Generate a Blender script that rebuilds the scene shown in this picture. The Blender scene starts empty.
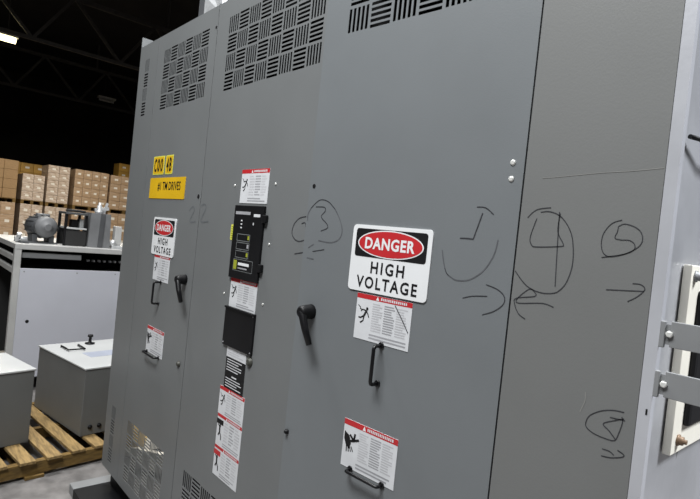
import bpy, bmesh, math, random
from mathutils import Vector, Matrix
random.seed(7)
C = bpy.context.scene.collection
S = bpy.context.scene

# ------------------------------------------------------------------ materials
def srgb(r, g, b):
    f = lambda c: (c/255)/12.92 if c/255 <= .04045 else (((c/255)+.055)/1.055)**2.4
    return (f(r), f(g), f(b), 1)

def mat(name, col, rough=.5, metal=0., var=0., vscale=8., bump=0., bscale=300., spec=.5, emit=None, estr=0., stretch=None, col2=None):
    m = bpy.data.materials.new(name); m.use_nodes = True
    nt = m.node_tree; b = nt.nodes['Principled BSDF']
    b.inputs['Base Color'].default_value = col
    b.inputs['Roughness'].default_value = rough
    b.inputs['Metallic'].default_value = metal
    b.inputs['Specular IOR Level'].default_value = spec
    if emit:
        b.inputs['Emission Color'].default_value = emit; b.inputs['Emission Strength'].default_value = estr
    tc = nt.nodes.new('ShaderNodeTexCoord')
    src = tc.outputs['Object']
    if stretch:
        mp = nt.nodes.new('ShaderNodeMapping'); mp.inputs['Scale'].default_value = stretch
        nt.links.new(src, mp.inputs['Vector']); src = mp.outputs['Vector']
    if var or col2:
        n = nt.nodes.new('ShaderNodeTexNoise'); n.inputs['Scale'].default_value = vscale; n.inputs['Detail'].default_value = 5
        nt.links.new(src, n.inputs['Vector'])
        r = nt.nodes.new('ShaderNodeValToRGB')
        c2 = col2 if col2 else tuple(min(1, c*(1+var)) for c in col[:3])+(1,)
        c1 = col if col2 else tuple(c*(1-var) for c in col[:3])+(1,)
        r.color_ramp.elements[0].position = .35; r.color_ramp.elements[1].position = .65
        r.color_ramp.elements[0].color = c1; r.color_ramp.elements[1].color = c2
        nt.links.new(n.outputs['Fac'], r.inputs['Fac']); nt.links.new(r.outputs['Color'], b.inputs['Base Color'])
    if bump:
        n2 = nt.nodes.new('ShaderNodeTexNoise'); n2.inputs['Scale'].default_value = bscale; n2.inputs['Detail'].default_value = 3
        nt.links.new(src, n2.inputs['Vector'])
        bp = nt.nodes.new('ShaderNodeBump'); bp.inputs['Strength'].default_value = bump; bp.inputs['Distance'].default_value = .01
        nt.links.new(n2.outputs['Fac'], bp.inputs['Height']); nt.links.new(bp.outputs['Normal'], b.inputs['Normal'])
    return m

M = {}
M['paint'] = mat('grey_paint', (.165, .172, .174, 1), .42, var=.035, vscale=3, bump=.03, bscale=260)
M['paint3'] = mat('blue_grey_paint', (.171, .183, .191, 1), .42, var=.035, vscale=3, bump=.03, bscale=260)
M['paint5'] = mat('grey_paint_warm', (.163, .166, .163, 1), .5, var=.03, vscale=3, bump=.03, bscale=260)
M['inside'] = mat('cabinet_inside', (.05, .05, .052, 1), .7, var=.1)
M['seal'] = mat('black_rubber', (.006, .006, .007, 1), .6, var=.1, spec=.3)
M['black'] = mat('black_plastic', (.007, .007, .008, 1), .5, var=.15, spec=.25)
M['blackgloss'] = mat('black_enamel', (.007, .007, .008, 1), .35, var=.15, spec=.35)
M['white'] = mat('white_plastic', (.80, .81, .82, 1), .35, var=.02)
M['label'] = mat('white_label', (.68, .69, .71, 1), .4, var=.03, vscale=40)
M['red'] = mat('sign_red', (.52, .025, .03, 1), .4, var=.05)
M['ink'] = mat('black_ink', (.009, .009, .010, 1), .5, var=.1, spec=.3)
M['grayink'] = mat('small_print', (.36, .36, .38, 1), .5, var=.1)
M['paleink'] = mat('fine_print', (.55, .55, .57, 1), .5, var=.1)
M['yellow'] = mat('yellow_plate', (.72, .44, .012, 1), .45, var=.05)
M['lemon'] = mat('lemon_sticker', (.72, .70, .10, 1), .45, var=.05)
M['dimline'] = mat('dim_print', (.16, .17, .17, 1), .5, var=.1)
M['lime'] = mat('lime_print', (.33, .36, .03, 1), .5, var=.05)
M['marker'] = mat('marker_ink', (.032, .033, .038, 1), .5, var=.2, vscale=60)
M['faint'] = mat('faint_marker_ink', (.10, .104, .112, 1), .5, var=.15, vscale=60)
M['ghost'] = mat('wiped_marker_ink', (.13, .138, .146, 1), .5, var=.12, vscale=60)
M['scratch'] = mat('scratch', (.23, .228, .218, 1), .5, var=.1)
M['steel'] = mat('galvanised_steel', (.55, .56, .59, 1), .3, metal=.5, var=.14, vscale=5, bump=.12, bscale=7)
M['alu'] = mat('aluminium_flange', (.58, .59, .63, 1), .34, metal=.35, var=.06, vscale=6, bump=.04, bscale=30)
M['bar'] = mat('grey_strap', (.235, .24, .245, 1), .45, metal=.1, var=.05)
M['ivory'] = mat('ivory_board', (.80, .77, .68, 1), .4, var=.05, vscale=10)
M['brass'] = mat('brown_nut', (.20, .13, .08, 1), .5, metal=.3, var=.2)
M['screw'] = mat('screw', (.75, .75, .72, 1), .35, metal=.3, var=.05)
M['knob'] = mat('lock_knob', (.07, .07, .058, 1), .55, metal=.1, var=.1)
M['tan'] = mat('tan_winding', (.36, .26, .10, 1), .6, var=.35, vscale=20, bump=.2, bscale=40)
M['filter'] = mat('pale_filter', (.72, .71, .68, 1), .5, var=.1)
M['floor'] = mat('concrete_floor', (.168, .16, .156, 1), .5, var=.3, vscale=9, bump=.08, bscale=30)
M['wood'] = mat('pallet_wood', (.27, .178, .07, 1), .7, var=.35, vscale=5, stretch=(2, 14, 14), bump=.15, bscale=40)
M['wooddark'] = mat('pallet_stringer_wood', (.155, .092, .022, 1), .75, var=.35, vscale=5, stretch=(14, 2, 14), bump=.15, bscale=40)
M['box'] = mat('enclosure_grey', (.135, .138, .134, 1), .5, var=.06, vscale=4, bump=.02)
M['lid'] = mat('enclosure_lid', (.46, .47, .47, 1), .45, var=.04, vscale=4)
M['crate'] = mat('white_machine_panel', (.53, .54, .595, 1), .45, var=.03, vscale=3)
M['bluelabel'] = mat('pale_blue_label', (.34, .37, .45, 1), .4, var=.05)
M['frame'] = mat('white_machine_frame', (.46, .46, .45, 1), .45, var=.06, vscale=5)
M['dark'] = mat('dark_interior', (.02, .02, .02, 1), .8, var=.1)
M['motor'] = mat('grey_motor_paint', (.07, .073, .078, 1), .55, var=.12)
M['motorlight'] = mat('light_motor_paint', (.16, .164, .17, 1), .55, var=.12)
M['silver'] = mat('silver_fitting', (.62, .63, .64, 1), .4, metal=.5, var=.15, vscale=30)
M['carton'] = mat('brown_carton', (.34, .22, .11, 1), .65, var=.12, vscale=5, stretch=(3, 3, 20))
M['gold'] = mat('golden_carton', (.50, .29, .055, 1), .55, var=.15, vscale=5)
M['wrap'] = mat('wrapped_carton', (.40, .29, .20, 1), .3, vscale=5, stretch=(3, 2, 9), col2=(.70, .62, .56, 1), bump=.3, bscale=12)  # pale noise patches: stretch film with its highlights painted into the colour
M['wrap2'] = mat('wrapped_pinkish_carton', (.42, .29, .18, 1), .3, vscale=4, stretch=(3, 2, 9), col2=(.52, .39, .28, 1), bump=.3, bscale=12)  # lighter noise patches paint in the highlights of the stretch film
M['cardlabel'] = mat('carton_label', (.85, .83, .78, 1), .4, var=.05)
M['wall'] = mat('dark_wall', (.025, .024, .023, 1), .9, var=.2, vscale=1)
M['ceil'] = mat('dark_ceiling', (.022, .02, .019, 1), .9, var=.2, vscale=1)
M['truss'] = mat('truss_steel', (.05, .047, .044, 1), .6, var=.15)
M['lampbody'] = mat('lamp_housing', (.7, .7, .68, 1), .4, var=.05)
M['tube'] = mat('lit_tube', (1, .95, .7, 1), .5, emit=(1, .86, .48, 1), estr=4.)

# ------------------------------------------------------------------ mesh helpers
class MB:
    def __init__(self, xf=None):
        self.bm = bmesh.new(); self.xf = xf; self.mats = []
    def mi(self, name):
        if name not in self.mats: self.mats.append(name)
        return self.mats.index(name)
    def face(self, pts, m):
        f = self.bm.faces.new([self.bm.verts.new(p) for p in pts]); f.material_index = self.mi(m); return f
    def box(self, x0, x1, y0, y1, z0, z1, m, bev=0., rot=None, piv=None):
        x0, x1 = min(x0, x1), max(x0, x1); y0, y1 = min(y0, y1), max(y0, y1); z0, z1 = min(z0, z1), max(z0, z1)
        r = bmesh.ops.create_cube(self.bm, size=1)
        vs = r['verts']
        for v in vs:
            v.co = Vector(((x0+x1)/2+v.co.x*(x1-x0), (y0+y1)/2+v.co.y*(y1-y0), (z0+z1)/2+v.co.z*(z1-z0)))
        fs = {f for v in vs for f in v.link_faces}
        for f in fs: f.material_index = self.mi(m)
        if bev:
            es = list({e for v in vs for e in v.link_edges})
            g = bmesh.ops.bevel(self.bm, geom=es, offset=bev, segments=2, affect='EDGES', profile=.5)
            vs = list({v for f in g['faces'] for v in f.verts} | {v for v in vs if v.is_valid})
            for f in {f for v in vs for f in v.link_faces}: f.material_index = self.mi(m)
        if rot is not None:
            piv = Vector(piv or ((x0+x1)/2, (y0+y1)/2, (z0+z1)/2))
            for v in vs: v.co = piv+rot @ (v.co-piv)
        return vs
    def bar(self, p, q, w, h, m):
        p, q = Vector(p), Vector(q); d = q-p
        t = d.normalized(); up = Vector((0, 0, 1)) if abs(t.z) < .95 else Vector((1, 0, 0))
        s = t.cross(up).normalized(); u = s.cross(t)
        c = [(p+s*a*w/2+u*b*h/2) for a, b in ((-1, -1), (1, -1), (1, 1), (-1, 1))]
        e = [v+d for v in c]
        self.face(c[::-1], m); self.face(e, m)
        for i in range(4): self.face([c[i], c[(i+1) % 4], e[(i+1) % 4], e[i]], m)
    def tube(self, pts, r, m, n=10, r2=None):
        pts = [Vector(p) for p in pts]; rings = []; N = len(pts)
        ref = None
        for i, p in enumerate(pts):
            t = (pts[min(i+1, N-1)]-pts[max(i-1, 0)]).normalized()
            if ref is None:
                ref = t.cross(Vector((.13, .31, .94))).normalized()
            ref = (ref-t*ref.dot(t)).normalized(); o = t.cross(ref)
            rr = r if r2 is None else r+(r2-r)*i/max(1, N-1)
            if callable(r): rr = r(i)
            rings.append([self.bm.verts.new(p+(ref*math.cos(a)+o*math.sin(a))*rr) for a in [2*math.pi*k/n for k in range(n)]])
        k = self.mi(m)
        for a, b in zip(rings, rings[1:]):
            for j in range(n):
                f = self.bm.faces.new([a[j], a[(j+1) % n], b[(j+1) % n], b[j]]); f.material_index = k; f.smooth = True
        for ring in (rings[0][::-1], rings[-1]):
            f = self.bm.faces.new(ring); f.material_index = k
    def lathe(self, c, axis, prof, m, n=24):
        # prof: list of (distance along axis, radius)
        c = Vector(c); a = Vector(axis).normalized()
        s = a.cross(Vector((.2, .1, .97))).normalized(); u = a.cross(s); k = self.mi(m); rings = []
        for d, r in prof:
            rings.append([self.bm.verts.new(c+a*d+(s*math.cos(t)+u*math.sin(t))*r) for t in [2*math.pi*j/n for j in range(n)]])
        for p, q in zip(rings, rings[1:]):
            for j in range(n):
                f = self.bm.faces.new([p[j], p[(j+1) % n], q[(j+1) % n], q[j]]); f.material_index = k; f.smooth = True
        for ring in (rings[0][::-1], rings[-1]):
            f = self.bm.faces.new(ring); f.material_index = k
    def flat(self, pts, y, m, t=.0):
        # polygon in the XZ plane facing -Y at depth y (pts as x, z)
        f = self.face([(x, y, z) for x, z in pts], m)
        f.normal_update()
        if f.normal.y > 0: f.normal_flip()
    def rect(self, x0, x1, z0, z1, y, m): self.flat([(x0, z0), (x1, z0), (x1, z1), (x0, z1)], y, m)
    def rrect(self, x0, x1, z0, z1, r, y, m, thick=0.):
        pts = []
        for cx, cz, a0 in ((x1-r, z0+r, -90), (x1-r, z1-r, 0), (x0+r, z1-r, 90), (x0+r, z0+r, 180)):
            for k in range(5):
                a = math.radians(a0+k*22.5); pts.append((cx+r*math.cos(a), cz+r*math.sin(a)))
        self.flat(pts, y, m)
        if thick:
            for i in range(len(pts)):
                p, q = pts[i], pts[(i+1) % len(pts)]
                self.face([(p[0], y, p[1]), (p[0], y+thick, p[1]), (q[0], y+thick, q[1]), (q[0], y, q[1])], m)
    def ell(self, cx, cz, a, b, y, m, n=40):
        self.flat([(cx+a*math.cos(2*math.pi*k/n), cz+b*math.sin(2*math.pi*k/n)) for k in range(n)], y, m)
    def ribbon(self, pts, w, y, m, smooth=True):
        pts = [Vector((a, b)) for a, b in pts]
        if smooth and len(pts) > 2:
            out = []
            for i in range(len(pts)-1):
                p0 = pts[max(i-1, 0)]; p1 = pts[i]; p2 = pts[i+1]; p3 = pts[min(i+2, len(pts)-1)]
                for k in range(5):
                    t = k/5
                    out.append(.5*((2*p1)+(p2-p0)*t+(2*p0-5*p1+4*p2-p3)*t*t+(3*p1-p0-3*p2+p3)*t**3))
            out.append(pts[-1]); pts = out
        L, R_ = [], []
        for i, p in enumerate(pts):
            t = (pts[min(i+1, len(pts)-1)]-pts[max(i-1, 0)])
            if t.length < 1e-9: t = Vector((1, 0))
            t.normalize(); nn = Vector((-t.y, t.x))*w/2
            L.append(self.bm.verts.new((p.x+nn.x, y, p.y+nn.y))); R_.append(self.bm.verts.new((p.x-nn.x, y, p.y-nn.y)))
        for i in range(len(pts)-1):
            try:
                f = self.bm.faces.new([R_[i], R_[i+1], L[i+1], L[i]]); f.material_index = self.mi(m)
            except ValueError: pass
    def text(self, s, x0, x1, z0, z1, y, m, bold=.0, sp=1.):
        cu = bpy.data.curves.new('t', 'FONT'); cu.body = s; cu.size = 1; cu.offset = bold; cu.resolution_u = 3; cu.space_character = sp
        ob = bpy.data.objects.new('t', cu); C.objects.link(ob)
        bpy.context.view_layer.update()
        me = bpy.data.meshes.new_from_object(ob.evaluated_get(bpy.context.evaluated_depsgraph_get()))
        xs = [v.co.x for v in me.vertices]; ys = [v.co.y for v in me.vertices]
        a, b, c, d = min(xs), max(xs), min(ys), max(ys)
        vs = [self.bm.verts.new((x0+(v.co.x-a)/(b-a)*(x1-x0), y, z0+(v.co.y-c)/(d-c)*(z1-z0))) for v in me.vertices]
        k = self.mi(m)
        for p in me.polygons:
            try:
                f = self.bm.faces.new([vs[i] for i in p.vertices]); f.material_index = k
                f.normal_update()
                if f.normal.y > 0: f.normal_flip()
            except ValueError: pass
        bpy.data.objects.remove(ob); bpy.data.curves.remove(cu); bpy.data.meshes.remove(me)
    def holed(self, x0, x1, z0, z1, holes, y, thick, m):
        xs = sorted({x0, x1, *[h[0] for h in holes], *[h[1] for h in holes]})
        zs = sorted({z0, z1, *[h[2] for h in holes], *[h[3] for h in holes]})
        V = {}
        gv = lambda i, j: V.setdefault((i, j), self.bm.verts.new((xs[i], y, zs[j])))
        k = self.mi(m); fs = []
        for i in range(len(xs)-1):
            for j in range(len(zs)-1):
                cx, cz = (xs[i]+xs[i+1])/2, (zs[j]+zs[j+1])/2
                if any(h[0] < cx < h[1] and h[2] < cz < h[3] for h in holes): continue
                f = self.bm.faces.new([gv(i, j), gv(i+1, j), gv(i+1, j+1), gv(i, j+1)]); f.material_index = k; fs.append(f)
        r = bmesh.ops.extrude_face_region(self.bm, geom=fs)
        nv = [e for e in r['geom'] if isinstance(e, bmesh.types.BMVert)]
        for v in nv: v.co.y += thick
        for v in nv:
            for f in v.link_faces: f.material_index = k
        bmesh.ops.recalc_face_normals(self.bm, faces=list({f for v in list(V.values())+nv for f in v.link_faces}))
    def build(self, name, parent=None, bevel=0.):
        if self.xf:
            for v in self.bm.verts: v.co = self.xf(v.co)
        off = Vector(parent['_o']) if parent and '_o' in parent else (Vector(ORG[parent.name]) if parent and parent.name in ORG else Vector((0, 0, 0)))
        bmesh.ops.translate(self.bm, verts=self.bm.verts, vec=-off)
        me = bpy.data.meshes.new(name); self.bm.to_mesh(me); self.bm.free()
        for n in self.mats: me.materials.append(M[n])
        o = bpy.data.objects.new(name, me); C.objects.link(o)
        if parent: o.parent = parent; ORG[o.name] = tuple(off)
        if bevel:
            md = o.modifiers.new('bevel', 'BEVEL'); md.width = bevel; md.segments = 2; md.limit_method = 'ANGLE'
        return o
ORG = {}

def tag(o, label=None, cat=None, group=None, kind=None):
    if label: o['label'] = label
    if cat: o['category'] = cat
    if group: o['group'] = group
    if kind: o['kind'] = kind
    return o
def thing(name, label, cat, loc, group=None):
    o = bpy.data.objects.new(name, None); C.objects.link(o); o.location = loc; o.empty_display_size = .1
    ORG[o.name] = tuple(loc)
    return tag(o, label, cat, group)
def part_label(o, label): o['label'] = label; return o

# ------------------------------------------------------------------ setting
m = MB(); m.box(-32, 6, -9, 16, -.1, 0, 'floor'); tag(m.build('floor'), kind='structure')
m = MB(); m.box(-32, 6, -9, 16, 8.2, 8.3, 'ceil'); tag(m.build('ceiling'), kind='structure')
m = MB(); m.box(-32.2, -32, -9, 16, 0, 8.3, 'wall'); tag(m.build('wall_back'), kind='structure')
m = MB(); m.box(-32, 6, 16, 16.2, 0, 8.3, 'wall'); tag(m.build('wall_right'), kind='structure')
m = MB(); m.box(-32, 6, -9.2, -9, 0, 8.3, 'wall'); tag(m.build('wall_left'), kind='structure')
m = MB(); m.box(6, 6.2, -9, 16, 0, 8.3, 'wall'); tag(m.build('wall_near'), kind='structure')

def truss(X, label, ph):
    t = thing('roof_truss', label, 'truss', (X, 3.5, 5.82), 'roof trusses')
    m = MB(); m.box(X-.05, X+.05, -8.9, 15.9, 7.12, 7.24, 'truss'); m.build('top_chord', t)
    m = MB(); m.box(X-.05, X+.05, -8.9, 15.9, 5.78, 5.87, 'truss'); m.build('bottom_chord', t)
    y = 2.58-2.18*4+ph
    for k in range(10):
        m = MB(); m.bar((X, y, 5.83), (X, y+.9, 7.18), .07, .08, 'truss')
        m.bar((X, y+.9, 7.18), (X, y+2.18, 5.83), .07, .08, 'truss'); m.build('web_brace', t)
        y += 2.18
    for yy in (-6, 0, 6, 12):
        m = MB(); m.bar((X, yy, 7.2), (X, yy, 8.2), .06, .06, 'truss'); m.build('hanger', t)
truss(-16, 'dark steel roof truss nearest, its zigzag crossing above the lit tube lamp', 0)
truss(-23, 'dark steel roof truss further back, faint behind the nearer zigzag', .7)

def lamp(x, y0, y1, z, lit, label):
    t = thing('ceiling_lamp', label, 'lamp', (x, (y0+y1)/2, z))
    m = MB(); m.box(x-.14, x+.14, y0-.05, y1+.05, z+.07, z+.16, 'lampbody', .01); m.build('housing', t)
    m = MB(); m.tube([(x, y0, z), (x, y0+.04, z), (x, y1-.04, z), (x, y1, z)], .08 if lit else .04, 'tube' if lit else 'lampbody', 10); m.build('lamp_tube', t)
    for y in (y0+.02, y1-.02):
        m = MB(); m.box(x-.03, x+.03, y-.015, y+.015, z, z+.09, 'lampbody'); m.build('socket', t)
    for y in (y0+.2, y1-.2):
        m = MB(); m.tube([(x, y, z+.16), (x, y, 8.2)], .01, 'truss', 6); m.build('hanger_rod', t)
lamp(-17.35, 1.1, 2.42, 5.98, True, 'glowing yellow tube lamp hanging high at the upper left')
lamp(-24.2, 6.5, 7.1, 6.3, False, 'small unlit pale tube lamp high in the dark left of the tall cabinet')

# ------------------------------------------------------------------ the cabinet line-up (front plane Y = 1)
YF = 1.0; ZB, ZT = .17, 2.48
def door3(v):
    a = math.radians(5); c, s = math.cos(a), math.sin(a)
    return Vector((-.604+v.x*c-v.y*s, YF+v.x*s+v.y*c, v.z))
def std(v): return Vector((v.x, YF+v.y, v.z))

def grille(name, parent, xf, x0, z0, cols, rows, px, pz, first, mname='paint'):
    # basket-weave punched slots; first = orientation of the lower-left cell ('H' or 'V')
    m = MB(xf)
    for i in range(cols):
        for j in range(rows):
            ax, az = x0+i*px, z0+j*pz
            H = ((i+j) % 2 == 0) == (first == 'H')
            a, b = .07, .93
            n = 5; sl = .115; gp = (1-.05*2-n*sl)/(n-1)
            hs = []
            for k in range(n):
                s = .05+k*(sl+gp)
                if H: hs.append((ax+a*px, ax+b*px, az+s*pz, az+(s+sl)*pz))
                else: hs.append((ax+s*px, ax+(s+sl)*px, az+a*pz, az+b*pz))
            m.holed(ax, ax+px, az, az+pz, hs, 0, .0016, mname)
    bmesh.ops.remove_doubles(m.bm, verts=m.bm.verts, dist=1e-5)
    return m.build(name, parent)

def body(parent, x0, x1, rightmat='inside'):
    m = MB(); y0, y1 = YF+.022, YF+.95; t = .003
    m.box(x0, x0+t, y0, y1, ZB, ZT, 'paint'); m.box(x1-t, x1, y0, y1, ZB, ZT, 'paint')
    m.box(x0, x1, y0, y1, ZT-t, ZT, 'paint'); m.box(x0, x1, y0, y1, ZB, ZB+t, 'paint'); m.box(x0, x1, y1-t, y1, ZB, ZT, 'paint')
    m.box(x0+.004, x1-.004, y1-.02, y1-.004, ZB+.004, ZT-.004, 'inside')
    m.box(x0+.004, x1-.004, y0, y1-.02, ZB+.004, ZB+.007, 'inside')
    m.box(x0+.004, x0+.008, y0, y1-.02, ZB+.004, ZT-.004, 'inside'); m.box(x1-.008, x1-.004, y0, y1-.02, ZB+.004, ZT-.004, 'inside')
    m.build('body', parent)
    m = MB(); m.box(x0, x1, YF+.03, y1-.02, ZT, ZT+.022, 'seal'); part_label(m.build('roof_cap', parent), 'black roof cap')
    m = MB(); m.box(x0+.02, x1-.02, YF+.05, y1-.05, .0525, ZB, 'seal'); part_label(m.build('plinth', parent), 'black recessed plinth')

def panel(name, parent, xf, x0, x1, holes, mname='paint', z0=ZB, z1=ZT, thick=.02):
    m = MB(xf); m.holed(x0, x1, z0, z1, holes, 0, .002, mname)
    # folded edges
    for a, b in ((x0, x0+.002), (x1-.002, x1)): m.box(a, b, .002, thick, z0, z1, mname)
    for a, b in ((z0, z0+.002), (z1-.002, z1)): m.box(x0, x1, .002, thick, a, b, mname)
    return m.build(name, parent)

def print_lines(m, x0, x1, z0, z1, n, y, col='grayink', seed=0, h=.45):
    rnd = random.Random(seed); p = (z1-z0)/n
    for k in range(n):
        zc = z1-(k+.5)*p; e = x1-(x1-x0)*rnd.choice((0, 0, .05, .12, .3))
        m.rect(x0, e, zc-p*h/2, zc+p*h/2, y, col)

def faller(m, x, z, s, y, col='ink', bolt=True):
    # figure falling back from a shock
    m.ell(x+.18*s, z+.30*s, .075*s, .075*s, y, col, 10)
    m.ribbon([(x+.15*s, z+.22*s), (x+.02*s, z-.05*s)], .11*s, y, col, False)
    m.ribbon([(x+.02*s, z-.05*s), (x-.2*s, z-.18*s), (x-.33*s, z-.16*s)], .07*s, y, col, False)
    m.ribbon([(x+.02*s, z-.05*s), (x-.02*s, z-.3*s), (x-.2*s, z-.42*s)], .07*s, y, col, False)
    m.ribbon([(x+.13*s, z+.2*s), (x-.1*s, z+.24*s), (x-.2*s, z+.14*s)], .055*s, y, col, False)
    m.ribbon([(x+.13*s, z+.2*s), (x+.25*s, z+.06*s), (x+.33*s, z-.1*s)], .055*s, y, col, False)
    if bolt: m.ribbon([(x-.4*s, z+.42*s), (x-.24*s, z+.30*s), (x-.28*s, z+.26*s), (x-.1*s, z+.2*s)], .04*s, y, col, False)

def warning_label(parent, xf, x0, x1, z0, z1, icon='fall', cols=3, rows=9, band=.11, seed=1, name='warning_label', tear=0.):
    m = MB(xf); y = -.0012; w, h = x1-x0, z1-z0
    m.box(x0, x1, y, 0, z0, z1, 'label')
    m.rect(x0, x1, z1-band*h, z1, y-.0003, 'red')
    # blurred white heading: warning triangle and a run of strokes
    hz = z1-band*h*.5; hh = band*h*.42
    m.flat([(x0+.36*w, hz-hh*.9), (x0+.42*w, hz-hh*.9), (x0+.39*w, hz+hh)], y-.0006, 'white')
    xx = x0+.45*w
    rnd = random.Random(seed)
    while xx < x1-.08*w:
        d = w*rnd.uniform(.016, .026); m.rect(xx, xx+d, hz-hh*.6, hz+hh*.6, y-.0006, 'label'); xx += d+w*.012
    ax = x0+.31*w; top = z1-(band+.05)*h
    if icon == 'fall': faller(m, x0+.16*w, z0+.55*h, .30*w, y-.0006)
    elif icon == 'hand':
        cx, cz, s = x0+.15*w, z0+.56*h, .14*w
        m.flat([(cx-.9*s, cz+.9*s), (cx-.2*s, cz+.55*s), (cx+.1*s, cz-.2*s), (cx-.1*s, cz-.8*s), (cx-.6*s, cz-.5*s), (cx-.9*s, cz+.1*s)], y-.0006, 'ink')
        for k in range(4):
            m.ribbon([(cx-.5*s+k*.22*s, cz-.5*s), (cx-.45*s+k*.3*s, cz-1.2*s+.08*k*s)], .13*s, y-.0006, 'ink', False)
        for a in (20, 80, 140, 200):
            c, sn = math.cos(math.radians(a)), math.sin(math.radians(a))
            m.ribbon([(cx+.45*s-c*.1*s, cz+.2*s-sn*.1*s), (cx+.45*s+c*.75*s, cz+.2*s+sn*.75*s)], .24*s, y-.0008, 'ink', False)
    elif icon in ('block', 'redblock'):
        cx, cz, s = x0+.14*w, z0+.62*h, .17*w
        m.rect(cx-.9*s, cx+.75*s, cz+.25*s, cz+.85*s, y-.0006, 'ink' if icon == 'block' else 'red')
        m.ell(cx+.0*s, cz+.05*s, .2*s, .2*s, y-.0006, 'ink', 10)
        m.ribbon([(cx-.05*s, cz-.1*s), (cx-.02*s, cz-.7*s)], .32*s, y-.0006, 'ink', False)
        m.ribbon([(cx-.02*s, cz-.7*s), (cx+.35*s, cz-1.1*s), (cx+.4*s, cz-1.6*s)], .2*s, y-.0006, 'ink', False)
        m.ribbon([(cx-.02*s, cz-.7*s), (cx-.35*s, cz-1.2*s)], .2*s, y-.0006, 'ink', False)
        m.ribbon([(cx-.05*s, cz-.15*s), (cx-.5*s, cz+.2*s)], .15*s, y-.0006, 'ink', False)
    cw = (x1-.04*w-ax)/cols
    for c in range(cols):
        print_lines(m, ax+c*cw, ax+(c+.88)*cw, z0+.22*h, top, rows, y-.0004, 'paleink' if c != 1 else 'grayink', seed*7+c)
    print_lines(m, ax-.02*w, x1-.05*w, z0+.04*h, z0+.18*h, 2, y-.0004, 'grayink', seed)
    return m.build(name, parent)

def danger_sign(parent, xf, x0, x1, z0, z1):
    m = MB(xf); y = -.003; w, h = x1-x0, z1-z0
    m.rrect(x0, x1, z0, z1, .045*w, y, 'white', .003)
    bx0, bx1, bz0, bz1 = x0+.05*w, x1-.05*w, z0+.52*h, z1-.055*h
    m.rrect(bx0, bx1, bz0, bz1, .03*w, y-.0004, 'ink')
    cx, cz = (bx0+bx1)/2, (bz0+bz1)/2
    m.ell(cx, cz, .415*w, .205*h, y-.0008, 'white'); m.ell(cx, cz, .40*w, .188*h, y-.0011, 'red')
    m.text('DANGER', cx-.315*w, cx+.315*w, cz-.088*h, cz+.088*h, y-.0015, 'white', .032, 1.1)
    m.text('HIGH', cx-.21*w, cx+.215*w, z0+.285*h, z0+.465*h, y-.0006, 'ink', .022, 1.3)
    m.text('VOLTAGE', cx-.385*w, cx+.385*w, z0+.055*h, z0+.235*h, y-.0006, 'ink', .022, 1.25)
    return m.build('danger_sign', parent)

def dpull(parent, xf, a, b, out=.034, r=.0048):
    a, b = Vector(a), Vector(b); o = Vector((0, -out, 0))
    m = MB(xf); d = (b-a).normalized()*.008
    m.tube([a+Vector((0, .002, 0)), a+o*.75, a+o*.93+d*.3, a+o+d, b+o-d, b+o*.93-d*.3, b+o*.75, b+Vector((0, .002, 0))], r, 'blackgloss', 10)
    for p in (a, b): m.lathe(p, (0, -1, 0), [(0, .009), (.003, .009), (.004, .006)], 'blackgloss', 14)
    return m.build('pull_handle', parent)

def lever(parent, xf, x, z, dx, dz):
    m = MB(xf)
    m.lathe((x, 0, z), (0, -1, 0), [(0, .022), (.012, .021), (.03, .019), (.04, .017), (.045, .012)], 'black', 20)
    o = m.build('lever_handle', parent)
    m = MB(xf)
    m.tube([(x, -.03, z+.004), (x+dx*.1, -.036, z-.006), (x+dx*.5, -.038, z+dz*.5), (x+dx, -.036, z+dz)], .0145, 'blackgloss', 12, .0085)
    m.build('lever_arm', parent)
    return o

def knob(parent, xf, x, z, r=.012, mt='knob', name='latch_knob'):
    m = MB(xf); m.lathe((x, 0, z), (0, -1, 0), [(0, r*1.1), (.003, r*1.1), (.005, r*.8), (.009, r*.75), (.011, r*.5)], mt, 18)
    return m.build(name, parent)
def screwhead(parent, xf, x, z, r):
    m = MB(xf); m.lathe((x, 0, z), (0, -1, 0), [(0, r), (.0015, r*.95), (.003, r*.6)], 'screw', 14)
    return m.build('screw', parent)
def hole(parent, xf, x, z, r=.008):
    m = MB(xf); m.lathe((x, 0, z), (0, -1, 0), [(0, r), (.0015, r*.9)], 'seal', 14); return part_label(m.build('plugged_hole', parent), 'small black plug')
def marks(parent, xf, strokes, label, w=.0035, mt='marker'):
    m = MB(xf)
    for s in strokes:
        mm, ww, pts = (mt, w, s) if not isinstance(s[0], str) else (s[0], s[1], s[2])
        m.ribbon(pts, ww, -.0006, mm)
    return part_label(m.build('marker_drawing', parent), label)

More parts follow.
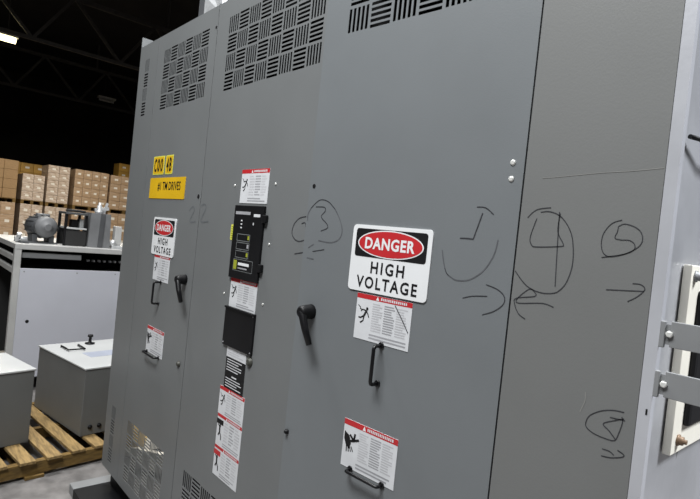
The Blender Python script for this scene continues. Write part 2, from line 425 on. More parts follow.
# ---- left unit
A = thing('drive_cabinet', 'tall grey cabinet at the far left end, with the yellow drives plate on its door', 'cabinet', (-2.559, 1.475, .05), 'row of grey drive cabinets')
body(A, -3.013, -2.105)
sp = panel('end_panel', A, std, -3.013, -2.759, [(-2.93, -2.868, 2.092, 2.402), (-2.93, -2.868, .22, .53)])
grille('vent_grille', sp, std, -2.93, 2.092, 1, 4, .062, .0775, 'H')
grille('vent_grille', sp, std, -2.93, .22, 1, 4, .062, .0775, 'H')
d1 = panel('door', A, std, -2.756, -2.107, [(-2.671, -2.174, 2.097, 2.402), (-2.683, -2.22, .22, .53)])
grille('vent_grille', d1, std, -2.671, 2.097, 6, 4, .0828333, .07625, 'H')
grille('vent_grille', d1, std, -2.683, .22, 6, 4, .0771667, .0775, 'H')
m = MB(std); y = -.0012
for x0, x1, tx in ((-2.668, -2.533, 'C00'), (-2.516, -2.43, '4B')):
    m.rrect(x0, x1, 1.774, 1.865, .006, y, 'lemon', .0012)
    m.rrect(x0+.006, x1-.006, 1.779, 1.860, .004, y-.0004, 'yellow')
    n = len(tx); cw = (x1-x0-.02)/n
    for k, ch in enumerate(tx): m.text(ch, x0+.01+k*cw+.004, x0+.01+(k+1)*cw-.004, 1.787, 1.853, y-.0008, 'ink', .03)
part_label(m.build('yellow_number_sticker', d1), 'pair of yellow stickers with black numbers')
m = MB(std); m.rrect(-2.688, -2.272, 1.657, 1.758, .004, -.002, 'yellow', .002)
m.text('#1 TM DRIVES', -2.585, -2.318, 1.694, 1.738, -.0026, 'ink', .012)
part_label(m.build('yellow_name_plate', d1), 'yellow plate with black lettering')
danger_sign(d1, std, -2.587, -2.325, 1.386, 1.566)
warning_label(d1, std, -2.541, -2.357, 1.265, 1.386, 'fall', 3, 7, .1, 3)
warning_label(d1, std, -2.541, -2.342, .915, 1.04, 'hand', 3, 7, .12, 4)
dpull(d1, std, (-2.437, 0, 1.262), (-2.44, 0, 1.16))
dpull(d1, std, (-2.522, 0, .915), (-2.38, 0, .915), .024)
lever(d1, std, -2.177, 1.308, .055, -.09)
knob(d1, std, -2.158, .942)
m = MB(); m.box(-3.013, -3.006, YF+.0, YF+.45, ZT, ZT+.056, 'paint'); m.build('roof_lip', A)
m = MB(); m.box(-2.385, -2.315, 1.03, 1.12, ZT+.02, ZT+.13, 'motor', .004)
m.face([(-2.313, 1.025, ZT+.02), (-2.215, 1.05, ZT+.02), (-2.215, 1.05, ZT+.075), (-2.26, 1.045, ZT+.085), (-2.313, 1.025, ZT+.10)], 'silver')
m.box(-2.313, -2.215, 1.062, 1.12, ZT+.02, ZT+.08, 'silver'); part_label(m.build('roof_bracket', A), 'shiny metal bracket on the roof edge')
# inside, seen through the lower vent
m = MB(); m.box(-3.0, -2.12, 1.06, 1.9, .75, .76, 'inside'); m.build('shelf', A)  # added sheet, stops the interior light reaching the upper vents
m = MB(); m.lathe((-2.93, 1.13, .45), (.0, .1, -1), [(0, .02), (.02, .06), (.14, .062), (.18, .05), (.19, .02)], 'tan', 28)
part_label(m.build('winding', A), 'tan coil inside the lower vent')
m = MB(); m.box(-3.004, -2.998, 1.04, 1.9, .20, .74, 'filter'); part_label(m.build('inner_liner', A), 'pale inner side sheet')
m = MB(); m.bar((-2.99, 1.05, .26), (-2.6, 1.32, .26), .03, .05, 'filter'); part_label(m.build('support_bracket', A), 'pale metal bracket inside the lower vent')

marks(d1, std, [('ghost', .006, [(-2.209, 1.607), (-2.174, 1.626), (-2.157, 1.609), (-2.191, 1.562), (-2.134, 1.563)])], 'ghostly handwritten marker number')
cl = bpy.data.lights.new('vent_fill_light', 'POINT'); cl.energy = 13; cl.color = (1, .95, .85); cl.shadow_soft_size = .04  # added point light, no lamp fitting; brightens what shows through the lower vent
clo = bpy.data.objects.new('vent_fill_light', cl); C.objects.link(clo); clo.location = (-2.6, 1.5, .62)
m = MB(); m.box(-2.96, -2.84, YF+.006, YF+.010, .2, .56, 'inside'); m.build('light_block', A)  # added dark sheet, keeps interior light out of the narrow lower vent
# ---- middle unit
B = thing('drive_cabinet', 'middle grey cabinet with the black display column and stacked labels', 'cabinet', (-1.69, 1.475, .05), 'row of grey drive cabinets')
body(B, -2.105, -1.277)
d2 = panel('door', B, std, -2.103, -1.279, [(-2.005, -1.358, 2.098, 2.407), (-2.018, -1.371, .23, .54)])
grille('vent_grille', d2, std, -2.005, 2.098, 8, 4, .080875, .07725, 'H')
grille('vent_grille', d2, std, -2.018, .23, 8, 4, .080875, .0775, 'H')
warning_label(d2, std, -1.776, -1.586, 1.65, 1.775, 'fall', 3, 8, .12, 5)
m = MB(std); y = -.010
m.box(-1.79, -1.586, y, 0, 1.369, 1.641, 'black', .002)
m.rect(-1.778, -1.672, 1.607, 1.618, y-.0004, 'grayink'); m.rect(-1.648, -1.605, 1.601, 1.611, y-.0004, 'label')
for k in range(3): m.rect(-1.735, -1.724, 1.582-k*.013, 1.587-k*.013, y-.0004, 'label')
m.rect(-1.649, -1.643, 1.571, 1.58, y-.0004, 'label')
hm = part_label(m.build('display_module', d2), 'black display module')
m = MB(std)
for k, c in enumerate(('lime', 'grayink', 'lime')):
    zc = 1.522-k*.031
    for a, b, cc, d in ((-1.75, -1.66, zc+.011, zc+.0135), (-1.75, -1.66, zc-.0135, zc-.011), (-1.752, -1.749, zc-.0135, zc+.0135), (-1.662, -1.659, zc-.0135, zc+.0135)): m.rect(a, b, cc, d, y-.0004, 'dimline')
    m.rect(-1.676, -1.664, zc-.006, zc+.008, y-.0005, c)
m.rrect(-1.762, -1.624, 1.398, 1.442, .003, y-.0003, 'dimline'); m.rrect(-1.760, -1.626, 1.400, 1.440, .003, y-.0004, 'ink')
m.rect(-1.758, -1.735, 1.403, 1.437, y-.0006, 'lime'); m.rect(-1.725, -1.648, 1.420, 1.430, y-.0006, 'white'); m.rect(-1.725, -1.66, 1.407, 1.412, y-.0006, 'grayink')
m.build('display_print', hm)
for zc in (1.596, 1.423):
    m = MB(std); m.box(-1.588, -1.566, -.014, 0, zc-.014, zc+.014, 'black', .003); part_label(m.build('side_latch', hm), 'black side latch')
m = MB(std); m.rrect(-1.82, -1.795, 1.508, 1.567, .003, -.0012, 'lemon', .0012); print_lines(m, -1.816, -1.799, 1.512, 1.563, 6, -.0016, 'lime', 2)
part_label(m.build('yellow_sticker', d2), 'narrow yellow sticker')
warning_label(d2, std, -1.779, -1.591, 1.26, 1.369, 'fall', 3, 8, .13, 6)
m = MB(std); m.box(-1.79, -1.58, -.008, 0, 1.113, 1.260, 'black', .002)
m.box(-1.79, -1.58, -.012, -.008, 1.253, 1.260, 'black')
for x, zz in ((-1.782, 1.122), (-1.588, 1.122), (-1.588, 1.25)): m.lathe((x, -.008, zz), (0, -1, 0), [(0, .003), (.001, .0025)], 'grayink', 10)
part_label(m.build('cover_plate', d2), 'black cover plate')
m = MB(std); m.box(-1.757, -1.618, -.0012, 0, 1.074, 1.113, 'label'); print_lines(m, -1.75, -1.63, 1.08, 1.105, 3, -.0016, 'paleink', 9)
m.build('grey_label', d2)
m = MB(std); m.box(-1.757, -1.618, -.0012, 0, .955, 1.074, 'ink')
print_lines(m, -1.748, -1.627, 1.022, 1.07, 5, -.0016, 'label', 11, .35); m.rect(-1.705, -1.67, 1.004, 1.009, -.0016, 'label'); print_lines(m, -1.748, -1.627, .962, 1.0, 4, -.0016, 'label', 12, .35)
part_label(m.build('black_label', d2), 'black label with white print')
knob(d2, std, -1.592, 1.09, .016)
warning_label(d2, std, -1.78, -1.599, .852, .957, 'fall', 3, 7, .13, 7)
warning_label(d2, std, -1.776, -1.598, .733, .852, 'block', 3, 7, .10, 8)
warning_label(d2, std, -1.776, -1.598, .62, .733, 'redblock', 3, 7, .10, 9)
hole(d1, std, -2.13, 1.671, .010); hole(d1, std, -2.118, 2.388, .007)
for x, zz in ((-1.825, 1.716), (-1.542, 1.72), (-1.545, 1.511), (-1.547, 1.302), (-1.824, 1.30)):
    screwhead(d2, std, x, zz, .005)
marks(d2, std, [[(-1.349, 1.615), (-1.386, 1.607), (-1.412, 1.585), (-1.417, 1.557), (-1.398, 1.539), (-1.373, 1.534), (-1.346, 1.54)], [(-1.37, 1.591), (-1.351, 1.594), (-1.344, 1.569)], [(-1.392, 1.492), (-1.344, 1.501)],
      ('ghost', .006, [(-2.095, 1.633), (-2.065, 1.639), (-2.049, 1.623), (-2.085, 1.567), (-2.014, 1.57)])], 'faint handwritten marker numbers')

# ---- right unit
D = thing('drive_cabinet', 'grey cabinet nearest the camera, door ajar with the large danger sign and open right side', 'cabinet', (-.8, 1.475, .05), 'row of grey drive cabinets')
body(D, -1.277, -.336)
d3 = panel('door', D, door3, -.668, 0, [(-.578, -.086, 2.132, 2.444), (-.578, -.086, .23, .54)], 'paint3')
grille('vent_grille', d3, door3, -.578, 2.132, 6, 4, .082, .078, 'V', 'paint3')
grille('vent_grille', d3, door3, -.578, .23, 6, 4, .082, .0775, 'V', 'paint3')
danger_sign(d3, door3, -.468, -.208, 1.425, 1.601)
warning_label(d3, door3, -.430, -.247, 1.299, 1.419, 'fall', 3, 12, .105, 15)
warning_label(d3, door3, -.428, -.246, .955, 1.081, 'hand', 3, 12, .12, 16)
m = MB(door3); m.ribbon([(-.300, 1.405), (-.275, 1.375), (-.252, 1.345)], .0022, -.0025, 'ink'); part_label(m.build('pen_stroke', d3), 'short pen stroke over the label')
dpull(d3, door3, (-.331, 0, 1.297), (-.331, 0, 1.199), .03)
dpull(d3, door3, (-.392, 0, .954), (-.283, 0, .954), .021, .0042)
lever(d3, door3, -.606, 1.337, .045, -.086)
knob(d3, door3, -.655, .968, .007, 'black')
hole(d3, door3, -.648, 1.703, .0065)
for zz in (1.758, 1.723): screwhead(d3, door3, -.026, zz, .0065)
F1 = .0022
marks(d3, door3, [[(-.631, 1.642), (-.595, 1.642), (-.59, 1.631), (-.604, 1.614), (-.578, 1.595), (-.574, 1.583), (-.6, 1.573)],
      [(-.651, 1.638), (-.618, 1.662), (-.582, 1.659), (-.55, 1.638)], ('faint', .003, [(-.661, 1.60), (-.662, 1.62), (-.651, 1.638)]), ('faint', .003, [(-.55, 1.638), (-.526, 1.608), (-.514, 1.579), (-.523, 1.555), (-.555, 1.543), (-.606, 1.545)]),
      [(-.626, 1.511), (-.577, 1.521)], ('faint', .003, [(-.648, 1.491), (-.618, 1.489)]), ('faint', .003, [(-.646, 1.52), (-.624, 1.533)])], 'circled handwritten 3 in dark marker', .0025)
marks(d3, door3, [[(-.085, 1.647), (-.1015, 1.588)], [(-.101, 1.5875), (-.118, 1.588), (-.136, 1.587)], ('marker', F1, [(-.101, 1.66), (-.079, 1.659), (-.058, 1.645)]),
      ('faint', .0028, [(-.041, 1.591), (-.047, 1.557), (-.068, 1.52), (-.101, 1.496), (-.134, 1.491), (-.155, 1.499)]), ('marker', F1, [(-.155, 1.499), (-.161, 1.503), (-.168, 1.515)]), ('faint', .0028, [(-.168, 1.515), (-.174, 1.532), (-.18, 1.556)]),
      ('marker', F1, [(-.112, 1.453), (-.087, 1.461), (-.052, 1.466)]), ('marker', F1, [(-.058, 1.491), (-.029, 1.484), (-.012, 1.471), (-.013, 1.454), (-.033, 1.436), (-.059, 1.424)])], 'circled handwritten 1 with an arrow', .003)
p5 = panel('end_panel', D, std, -.600, -.334, [], 'paint5')
m = MB(std); m.box(-.607, -.6005, .006, .02, ZB, ZT, 'seal'); part_label(m.build('gap_strip', D), 'black strip in the hinge gap')  # black strip stands in for the shade of the open hinge gap
F2 = .002
marks(p5, std, [[(-.562, 1.641), (-.572, 1.602), (-.567, 1.586), (-.555, 1.583), (-.506, 1.588), (-.5, 1.593), (-.514, 1.617), (-.513, 1.653)], [(-.515, 1.656), (-.512, 1.596), (-.507, 1.508)],
      [(-.555, 1.654), (-.536, 1.656), (-.513, 1.648), (-.494, 1.628), (-.482, 1.601), (-.477, 1.558), (-.484, 1.522), (-.497, 1.502), (-.511, 1.494), (-.538, 1.492), (-.569, 1.502), (-.598, 1.529)],
      [(-.583, 1.642), (-.564, 1.659), (-.534, 1.664)]], 'large circled handwritten 4 in dark marker', F2)
marks(p5, std, [[(-.505, 1.467), (-.53, 1.471), (-.588, 1.464), (-.562, 1.495), (-.547, 1.489), (-.549, 1.482), (-.589, 1.472), (-.59, 1.458), (-.579, 1.441), (-.563, 1.433)]], 'looping marker arrow beside the door seam', F2)
marks(p5, std, [[(-.395, 1.645), (-.412, 1.638), (-.425, 1.619), (-.427, 1.598), (-.421, 1.582), (-.408, 1.577), (-.384, 1.584), (-.364, 1.597), (-.357, 1.61), (-.361, 1.625), (-.373, 1.634), (-.39, 1.638), (-.4, 1.633)],
      [(-.4, 1.633), (-.401, 1.623), (-.404, 1.612), (-.394, 1.609), (-.378, 1.609), (-.369, 1.602), (-.37, 1.592), (-.387, 1.583), (-.424, 1.574)], [(-.409, 1.516), (-.377, 1.519), (-.345, 1.522)], [(-.365, 1.533), (-.351, 1.533), (-.344, 1.525), (-.355, 1.511), (-.37, 1.5)]], 'circled handwritten 5 with an arrow below', .0017)
marks(p5, std, [[(-.354, 1.305), (-.373, 1.303), (-.394, 1.295), (-.412, 1.281), (-.418, 1.266), (-.415, 1.257), (-.402, 1.251), (-.383, 1.249), (-.365, 1.251), (-.359, 1.266), (-.355, 1.287), (-.357, 1.296)], [(-.377, 1.289), (-.351, 1.291)],
      [(-.353, 1.294), (-.368, 1.286), (-.387, 1.274), (-.376, 1.265), (-.364, 1.254)], [(-.384, 1.229), (-.371, 1.229), (-.363, 1.225)], [(-.384, 1.216), (-.367, 1.219), (-.349, 1.227), (-.347, 1.232), (-.358, 1.236)]], 'small circled marker scribble low on the end panel', .0018)
m = MB(std); m.ribbon([(-.56, 1.724), (-.523, 1.726), (-.445, 1.732), (-.391, 1.734), (-.336, 1.738)], .0016, -.0005, 'scratch'); part_label(m.build('scratch', p5), 'long pale scratch'); m = MB(std); m.ribbon([(-.425, 1.321), (-.424, 1.305), (-.431, 1.282)], .0016, -.0005, 'scratch')
part_label(m.build('scratch', p5), 'short pale scratch')
# open right side: flange, galvanised wall, insulating board, straps
m = MB(); m.box(-.333, -.313, YF, YF+.003, ZB, ZT, 'alu'); m.box(-.3345, -.3335, YF+.003, YF+.06, ZB, ZT, 'alu'); m.box(-.316, -.313, YF+.003, YF+.016, ZB, ZT, 'alu')
m.box(-.3205, -.3175, YF-.0006, YF, 1.312, 1.322, 'seal')
part_label(m.build('corner_flange', D), 'pale aluminium corner flange')
m = MB(); nx = 22; vs = []
for i in range(nx+1):
    yy = YF+.06+i*(.87/nx); vs.append([(-.3345+.001*math.sin(i*.9), yy, zz) for zz in (ZB, .8, 1.2, 1.5, 1.62, 1.8, ZT)])
grid = [[m.bm.verts.new((x+.0006*math.sin(zz*9+yy*5), yy, zz)) for x, yy, zz in col] for col in vs]
for i in range(nx):
    for j in range(6):
        f = m.bm.faces.new([grid[i][j], grid[i+1][j], grid[i+1][j+1], grid[i][j+1]]); f.smooth = True; f.material_index = m.mi('steel')
part_label(m.build('side_sheet', D), 'shiny galvanised side sheet')
m = MB(); x0, x1 = -.3315, -.316
m.box(x0, x1, 1.145, 1.72, 1.212, 1.578, 'ivory', .002)
bd = part_label(m.build('insulating_board', D), 'ivory insulating board')
m = MB(); m.box(x1-.004, x1+.012, 1.196, 1.60, 1.262, 1.53, 'seal', .0075); part_label(m.build('bushing', bd), 'black moulded bushing')
for yy, zz, mt in ((1.178, 1.238, 'brass'), (1.168, 1.557, 'bar')):
    m = MB(); m.lathe((x1, yy, zz), (1, 0, 0), [(0, .012), (.003, .012), (.0035, .009), (.010, .009), (.0105, .005), (.016, .005)], mt, 6); m.build('bolt', bd)
for zt in (1.478, 1.393):
    m = MB(); m.box(-.297, -.05, YF+.0, YF+.005, zt-.044, zt, 'bar', .001)
    st = part_label(m.build('strap', D), 'flat grey metal strap')
    m = MB(); m.box(-.3125, -.304, YF-.004, YF+.004, zt-.046, zt-.001, 'bar', .0015); m.box(-.304, -.29, YF+.001, YF+.004, zt-.040, zt-.006, 'bar'); m.build('end_bracket', st)
    m = MB(); m.lathe((-.2975, YF+.001, zt-.022), (0, -1, 0), [(0, .006), (.005, .006), (.006, .004)], 'screw', 6); m.build('bolt', st)
m = MB(); m.tube([(-.325, 1.075, 1.807), (-.315, 1.1, 1.806), (-.30, 1.17, 1.80), (-.30, 1.3, 1.80), (-.31, 1.45, 1.83)], .0045, 'seal', 8); part_label(m.build('cable', D), 'short black cable')

# low black skid / mat in front
m = MB(); m.box(-3.02, -.34, .868, 2.0, 0, .05, 'seal')
sk = tag(m.build('base_skid'), 'low black base skid under the grey cabinets, pale at its left end', 'skid')
m = MB(); m.box(-3.10, -3.02, .868, 2.0, 0, .052, 'bar', .004); part_label(m.build('end_rail', sk), 'pale grey end rail')

# ------------------------------------------------------------------ pallet and grey enclosures at left
def rotz(deg, c):
    R_ = Matrix.Rotation(math.radians(deg), 4, 'Z'); c = Vector(c)
    return lambda v: c+R_ @ v
# pallet local frame: x runs back (-X world), y along front edge (+Y world); right-handed via mirrored build
PX = rotz(7, (-3.325, .6, 0))
pal = thing('wooden_pallet', 'wooden pallet on the concrete under the two grey enclosures', 'pallet', (-3.325, .6, 0))
rnd = random.Random(3)
y = -.6; k = 0
ys = []
while y < 1.35:
    w = rnd.uniform(.068, .082); ys.append((y, y+w)); y += w+rnd.uniform(.055, .068)
for a, b in ys:
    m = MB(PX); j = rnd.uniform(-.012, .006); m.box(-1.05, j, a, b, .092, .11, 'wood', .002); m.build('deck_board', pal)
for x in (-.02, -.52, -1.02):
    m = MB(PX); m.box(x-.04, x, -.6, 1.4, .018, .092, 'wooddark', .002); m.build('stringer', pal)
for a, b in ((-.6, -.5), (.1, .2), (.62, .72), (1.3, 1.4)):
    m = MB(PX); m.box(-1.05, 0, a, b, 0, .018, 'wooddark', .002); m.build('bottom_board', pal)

def enclosure(xf, w, d, h, label, extras):
    # local: x from -d (back) to 0 (front face, towards +X), y from 0 to w, z from .111
    t = thing('metal_enclosure', label, 'enclosure', tuple(xf(Vector((-d/2, w/2, .11)))), 'grey enclosures on the wooden pallet')
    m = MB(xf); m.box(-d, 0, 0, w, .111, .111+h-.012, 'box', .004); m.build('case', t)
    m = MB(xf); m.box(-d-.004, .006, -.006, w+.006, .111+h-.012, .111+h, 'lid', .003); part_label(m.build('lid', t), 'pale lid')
    return t
X2 = rotz(10, (-3.575, 1.035, 0))
e2 = enclosure(X2, .95, .72, .445, 'grey metal enclosure with black handle on its lid, beside the tall cabinet', 1)
zt = .111+.445
m = MB(X2); a, b = (-.50, .13), (-.36, .27)
m.tube([(-.60, .10, zt), (-.60, .10, zt+.012), (-.46, .09, zt+.013), (-.45, .20, zt+.013), (-.59, .215, zt+.012), (-.59, .215, zt)], .006, 'black', 8); part_label(m.build('lid_handle', e2), 'black folded handle')
m = MB(X2); m.lathe((-.63, .32, zt), (0, 0, 1), [(0, .035), (.008, .035), (.01, .012), (.05, .01), (.055, .02), (.07, .018)], 'black', 16); part_label(m.build('lid_latch', e2), 'black latch post')
m = MB(X2); m.box(-.39, -.25, .15, .42, zt, zt+.001, 'bluelabel'); part_label(m.build('data_label', e2), 'pale blue data label')
for k in range(2):
    m = MB(X2); m.lathe((0, .06+.06*k, .165), (1, 0, 0), [(0, .014), (.006, .014), (.007, .008), (.012, .008)], 'seal', 14); part_label(m.build('cable_plug', e2), 'black plug')
X1 = rotz(12, (-3.63, .76, 0))
def X1f(v): return X1(Vector((v.x, v.y-.8, v.z)))
e1 = enclosure(X1f, .8, .46, .455, 'grey metal enclosure cut off by the left edge, on the pallet', 0)
for p in ((-.38, .70), (-.34, .70)):
    m = MB(X1f); m.lathe((p[0], p[1], .566), (0, 0, 1), [(0, .008), (.003, .006)], 'seal', 10); m.build('screw', e1)

# ------------------------------------------------------------------ white machine frame behind
cr = thing('machine_frame', 'large white metal machine frame behind the pallet, with a blank side panel', 'machine', (-5.6, 1.6, 0))
x0, x1, y0, y1 = -6.3, -5.0, .82, 2.7; zt = 1.236
m = MB(); m.box(x1-.012, x1, y0+.05, y1-.05, .12, 1.036, 'crate', .002)
sd = part_label(m.build('side_panel', cr), 'pale lavender sheet panel')
m = MB(); m.lathe((x1, .953, .594), (1, 0, 0), [(0, .014), (.001, .013)], 'seal', 14); part_label(m.build('hole', sd), 'round black hole')
for yy in (.9, 1.3, 1.62): 
    m = MB(); m.lathe((x1, yy, 1.01), (1, 0, 0), [(0, .006), (.002, .005)], 'bar', 8); m.build('rivet', sd)
for (a, b) in ((x0, y0), (x0, y1-.05), (x1-.05, y0), (x1-.05, y1-.05)):
    m = MB(); m.box(a, a+.052, b, b+.05, 0, zt-.045, 'frame', .003); m.build('post', cr)
m = MB(); m.box(x0, x1+.004, y0, y1, zt-.045, zt, 'frame', .004); m.build('top_deck', cr)
m = MB(); m.box(x1-.06, x1-.03, y0+.05, 1.33, 1.122, 1.165, 'bar'); m.build('inner_rail', cr)
for zz in (1.09, .99):
    m = MB(); m.box(x0+.05, x1-.05, y0, y0+.03, zz, zz+.045, 'frame', .002); m.build('side_rail', cr)
m = MB(); m.box(x0, x0+.01, y0+.02, y1-.02, .05, zt-.05, 'dark'); m.box(x0+.02, x1-.02, y0+.06, y1-.06, .95, .96, 'dark'); m.build('inner_shade_sheets', cr)  # near-black sheets, their colour stands in for shade inside the frame
for k in range(7):
    m = MB(); yy = 1.42+k*.045+rnd.uniform(-.01, .01); m.box(x1-.2, x1-.16, yy, yy+.02, 1.10, 1.118, 'label'); m.build('terminal', cr)

# things standing on the frame
zt0 = zt
mo = thing('electric_motor', 'round grey electric motor standing on the white machine frame', 'motor', (-5.25, 1.06, zt0))
cx, cy, cz = -5.32, 1.06, zt0+.145
m = MB(); m.lathe((cx-.12, cy-.03, cz), (1, .18, 0), [(0, .07), (.01, .092), (.2, .096), (.205, .088), (.22, .088)], 'motor', 28)
for k in range(14):
    a = 2*math.pi*k/14; c = Vector((cx-.1, cy-.026, cz)); d = Vector((0, math.cos(a), math.sin(a)))*.098
    m.bar(c+d, c+d+Vector((.19, .034, 0)), .006, .01, 'motor')
m.build('motor_body', mo)
m = MB(); m.lathe((cx+.097, cy+.009, cz), (1, .18, 0), [(0, .094), (.03, .09), (.05, .068), (.055, .03), (.062, .028)], 'motorlight', 28); part_label(m.build('fan_cover', mo), 'lighter round end cover')
m = MB(); m.box(cx-.1, cx+.1, cy-.085, cy-.045, zt0, zt0+.075, 'motor', .004); m.box(cx-.1, cx+.1, cy+.045, cy+.085, zt0, zt0+.075, 'motor', .004); m.box(cx-.12, cx+.12, cy-.11, cy+.11, zt0, zt0+.012, 'motor'); m.build('foot', mo)
m = MB(); m.box(cx-.04, cx+.05, cy-.05, cy+.05, cz+.08, cz+.115, 'motorlight', .008); m.build('terminal_box', mo)
m = MB(); m.tube([(cx, cy+.02, cz-.02), (cx+.02, cy+.11, cz-.01), (cx+.02, cy+.125, cz)], .02, 'motor', 10); m.build('shaft', mo)

sf = thing('shelf_rack', 'small black open rack with a pale shelf, right of the grey motor', 'rack', (-5.25, 1.3, zt0))
for a, b in ((1.21, -5.15), (1.375, -5.15), (1.21, -5.38), (1.375, -5.38)):
    m = MB(); m.box(b-.012, b+.012, a-.01, a+.01, zt0, 1.52, 'black'); m.build('post', sf)
m = MB(); m.box(-5.4, -5.13, 1.2, 1.386, 1.515, 1.535, 'motor', .003); m.build('top', sf)
m = MB(); m.box(-5.4, -5.13, 1.215, 1.38, 1.385, 1.40, 'lid', .002); part_label(m.build('shelf', sf), 'pale shelf')
m = MB(); m.box(-5.395, -5.385, 1.21, 1.38, zt0, 1.385, 'dark'); m.build('back_sheet', sf)
m = MB(); m.box(-5.14, -5.135, 1.215, 1.38, zt0+.005, 1.375, 'dark'); m.build('front_sheet', sf)
m = MB(); m.box(-5.30, -5.2, 1.27, 1.325, 1.40, 1.47, 'black', .004); m.box(-5.30, -5.2, 1.335, 1.37, 1.40, 1.48, 'lid', .004); m.build('relay_block', sf)
m = MB(); m.tube([(-5.2, 1.215, 1.545), (-5.2, 1.25, 1.55), (-5.2, 1.33, 1.55), (-5.2, 1.375, 1.545)], .012, 'dark', 8); m.build('hose', sf)

tr = thing('transformer_box', 'tapered grey metal box with a dark centre strip, topped by silver fittings', 'machine', (-5.25, 1.5, zt0))
m = MB()
b = [(-5.35, 1.395), (-5.12, 1.395), (-5.12, 1.585), (-5.35, 1.585)]; tp = [(-5.35, 1.41), (-5.14, 1.41), (-5.14, 1.58), (-5.35, 1.58)]
lo = [(x, y, zt0) for x, y in b]; hi = [(x, y, 1.548) for x, y in tp]
m.face(lo[::-1], 'motorlight'); m.face(hi, 'motorlight')
for i in range(4): m.face([lo[i], lo[(i+1) % 4], hi[(i+1) % 4], hi[i]], 'motorlight')
m.build('case', tr)
m = MB(); m.bar((-5.117, 1.497, zt0+.002), (-5.137, 1.512, 1.545), .04, .012, 'motor'); part_label(m.build('centre_strip', tr), 'dark centre strip')
m = MB(); m.lathe((-5.2, 1.49, 1.548), (0, 0, 1), [(0, .035), (.02, .035), (.03, .02), (.07, .022), (.08, .012), (.1, .012)], 'silver', 14)
m.bar((-5.2, 1.45, 1.575), (-5.2, 1.57, 1.60), .03, .03, 'silver'); m.bar((-5.2, 1.53, 1.55), (-5.2, 1.555, 1.65), .02, .02, 'silver'); part_label(m.build('fittings', tr), 'silver fittings')

wb = thing('white_bracket', 'white upright bracket with round foot at the right end of the machine frame', 'bracket', (-5.2, 1.66, zt0))
m = MB(); m.box(-5.22, -5.14, 1.63, 1.69, zt0+.03, 1.445, 'frame', .006); m.build('upright', wb)
m = MB(); m.box(-5.25, -5.1, 1.6, 1.74, zt0, zt0+.03, 'silver', .006); m.lathe((-5.13, 1.615, zt0+.03), (0, 0, 1), [(0, .03), (.03, .03), (.05, .015)], 'silver', 14); m.build('foot', wb)
pf = thing('pipe_fitting', 'small silver pipe fitting at the left end of the machine frame', 'fitting', (-5.2, .86, zt0))
m = MB(); m.tube([(-5.2, .842, zt0+.025), (-5.2, .935, zt0+.025)], .022, 'silver', 12); m.tube([(-5.2, .87, zt0+.02), (-5.17, .87, zt0+.08)], .018, 'silver', 12); m.build('pipe', pf)
m = MB(); m.box(-5.3, -5.1,   .87, .935, zt0, zt0+.02, 'motor', .003); m.build('base_plate', pf)

# ------------------------------------------------------------------ pallet stacks of cartons far behind
def carton_proto(mt, w, h, d):
    m = MB(); m.box(-d/2, d/2, -w/2, w/2, 0, h, mt, .008)
    if mt != 'carton': m.face([(d/2+.002, -.05*w/.33, h*.40), (d/2+.002, .06*w/.33, h*.40), (d/2+.002, .06*w/.33, h*.62), (d/2+.002, -.05*w/.33, h*.62)], 'cardlabel')
    me = bpy.data.meshes.new('carton'); m.bm.to_mesh(me); m.bm.free()
    for n in m.mats: me.materials.append(M[n])
    return me
protos = {}
def stack(X, ya, yb, z0, rows, cols, h, mt, label, d=.9, base=True, plabel=None):
    w = (yb-ya)/cols
    key = (mt, round(w, 3), h, d)
    if key not in protos: protos[key] = carton_proto(mt, w-.006, h-.004, d)
    z = z0
    if base:
        m = MB(); m.box(-d/2, d/2, ya-(ya+yb)/2, yb-(ya+yb)/2, .10, .12, 'wooddark')
        for f in (ya+.04, (ya+yb)/2, yb-.04): m.box(-d/2, d/2, f-.04-(ya+yb)/2, f+.04-(ya+yb)/2, .0, .10, 'wooddark')
        o = m.build('shipping_pallet'); o.location = (X-d/2, (ya+yb)/2, z0); tag(o, plabel or ('thin dark pallet beneath ' + label.split(' in ')[-1].split(' on ')[-1]), 'pallet', 'pallets under the cartons')
        z += .12
    for r in range(rows):
        for c in range(cols):
            o = bpy.data.objects.new('carton', protos[key]); C.objects.link(o)
            o.location = (X-d/2+rnd.uniform(-.012, .012), ya+(c+.5)*w, z+r*h)
            tag(o, label, 'carton', label)
    return z+rows*h
X = -18.0
# (lower tier is the same height everywhere)
TI = 1.58
specs = [
 (1.80, 2.86, 4, 3, 'wrap2', 'carton', .275, 'wrapped carton in the lower tier at the left edge', 'plain brown carton in the upper tier at the left edge', 4),
 (2.98, 3.56, 4, 2, 'wrap', 'wrap', .28, 'pale wrapped carton in the lower tier behind the grey motor', 'pale wrapped carton low in the stack behind the grey motor', 3),
 (3.62, 4.22, 5, 2, 'wrap', 'wrap', .225, 'pale wrapped carton in the lower tier behind the black rack', 'whitest wrapped carton in the upper tier above the black rack', 5),
 (4.36, 5.36, 5, 4, 'wrap2', 'wrap2', .28, 'brown wrapped carton in the lower tier behind the tapered grey box', 'brown wrapped carton with white label in the widest upper stack', 4),
 (5.42, 6.40, 5, 3, 'wrap2', 'wrap2', .275, 'brown wrapped carton in the lower tier beside the tall cabinet', 'brown wrapped carton in the upper tier beside the tall cabinet', 4)]
for i, (ya, yb, n, cols, lo, up, h, l1, l2, nu) in enumerate(specs):
    z = stack(X, ya, yb, 0, 4, cols, (TI-.12)/4, lo, l1)
    if i == 1: stack(X, ya, yb, TI, 3, cols, .255, up, l2)
    else: stack(X, ya, yb, TI, nu, cols, h, up, l2)
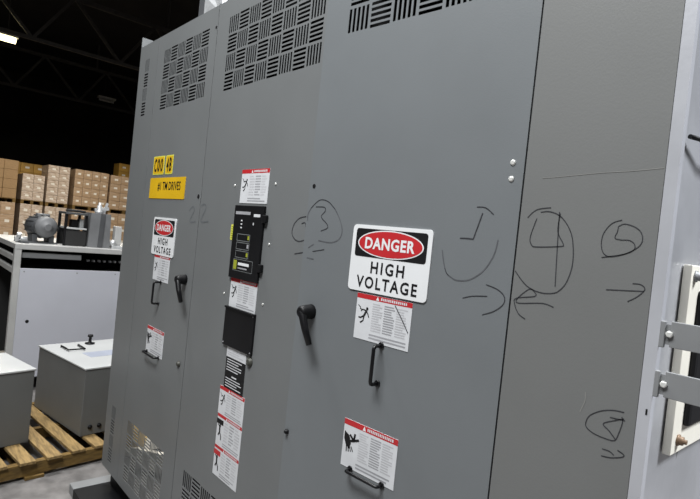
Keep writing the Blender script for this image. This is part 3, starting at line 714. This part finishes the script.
# golden stacks a little further back
stack(-20.2, 2.9, 4.0, 1.62, 4, 3, .295, 'gold', 'golden carton peeking out between the brown stack and the whitest stack', .6)
for ya, yb, lb in ((2.9, 4.0, 'big wooden crate under the golden cartons left of the whitest stack'), (6.32, 7.4, 'big wooden crate under the golden cartons beside the cabinet edge')):
    m = MB(); m.box(-.45, .45, -(yb-ya)/2, (yb-ya)/2, .1, 1.62, 'wooddark', .01)
    for f in (-.4, 0, .4): m.box(-.45, .45, f-.05, f+.05, 0, .1, 'wooddark')
    for zz in (.15, .8, 1.5): m.box(.45, .475, -(yb-ya)/2, (yb-ya)/2, zz, zz+.1, 'wood')
    o = m.build('shipping_crate'); o.location = (-20.65, (ya+yb)/2, 0); tag(o, lb, 'crate')
stack(-20.2, 6.32, 7.4, 1.62, 6, 3, .28, 'gold', 'golden carton in the tallest back stack beside the cabinet edge', .6)

# ------------------------------------------------------------------ lights: high-bay lamps of the hall, plus an added side fill
def area(x, y, z, sx, sy, power, col=(1, .97, .92), tgt=None):
    l = bpy.data.lights.new('bay_or_fill_light', 'AREA'); l.shape = 'RECTANGLE'; l.size = sx; l.size_y = sy; l.energy = power; l.color = col
    o = bpy.data.objects.new('bay_or_fill_light', l); C.objects.link(o); o.location = (x, y, z)
    if tgt: o.rotation_euler = (Vector(tgt)-Vector((x, y, z))).to_track_quat('-Z', 'Y').to_euler()
    return o
area(-.9, -1.0, 4.9, 2.2, 1.2, 318, (.97, .99, 1))
area(-3.95, .7, 6.2, .4, 1.6, 330, (1, 1, .99))
area(2.2, 2.2, 4.6, 1.2, 1.2, 460, (.93, .96, 1))  # added unseen light, brightens the galvanised side sheet
area(-8.5, 2.0, 6.2, 1.2, 1.2, 120, (1, .95, .86))
area(-13.3, 3.0, 5.5, 1.2, 3, 470, (1, .9, .74))
w = bpy.data.worlds.new('World'); S.world = w; w.use_nodes = True
w.node_tree.nodes['Background'].inputs[0].default_value = (.6, .65, .7, 1); w.node_tree.nodes['Background'].inputs[1].default_value = .03

# ------------------------------------------------------------------ camera
yaw, pit, rol = math.radians(41.6136), math.radians(-1.18), math.radians(6.0045)
f = Vector((-math.cos(yaw)*math.cos(pit), math.sin(yaw)*math.cos(pit), math.sin(pit)))
r = f.cross(Vector((0, 0, 1))).normalized(); u = r.cross(f)
r2 = r*math.cos(rol)+u*math.sin(rol); u2 = -r*math.sin(rol)+u*math.cos(rol)
cam = bpy.data.cameras.new('camera'); cam.sensor_width = 36; cam.lens = 528.1/700*36; cam.clip_start = .05
co = bpy.data.objects.new('camera', cam); C.objects.link(co)
mt = Matrix((r2, u2, -f)).transposed().to_4x4(); mt.translation = (0, 0, 1.56)
co.matrix_world = mt
S.camera = co
S.view_settings.view_transform = 'Standard'; S.view_settings.look = 'None'; S.view_settings.gamma = 1; S.view_settings.exposure = 0
S.view_settings.use_curve_mapping = False
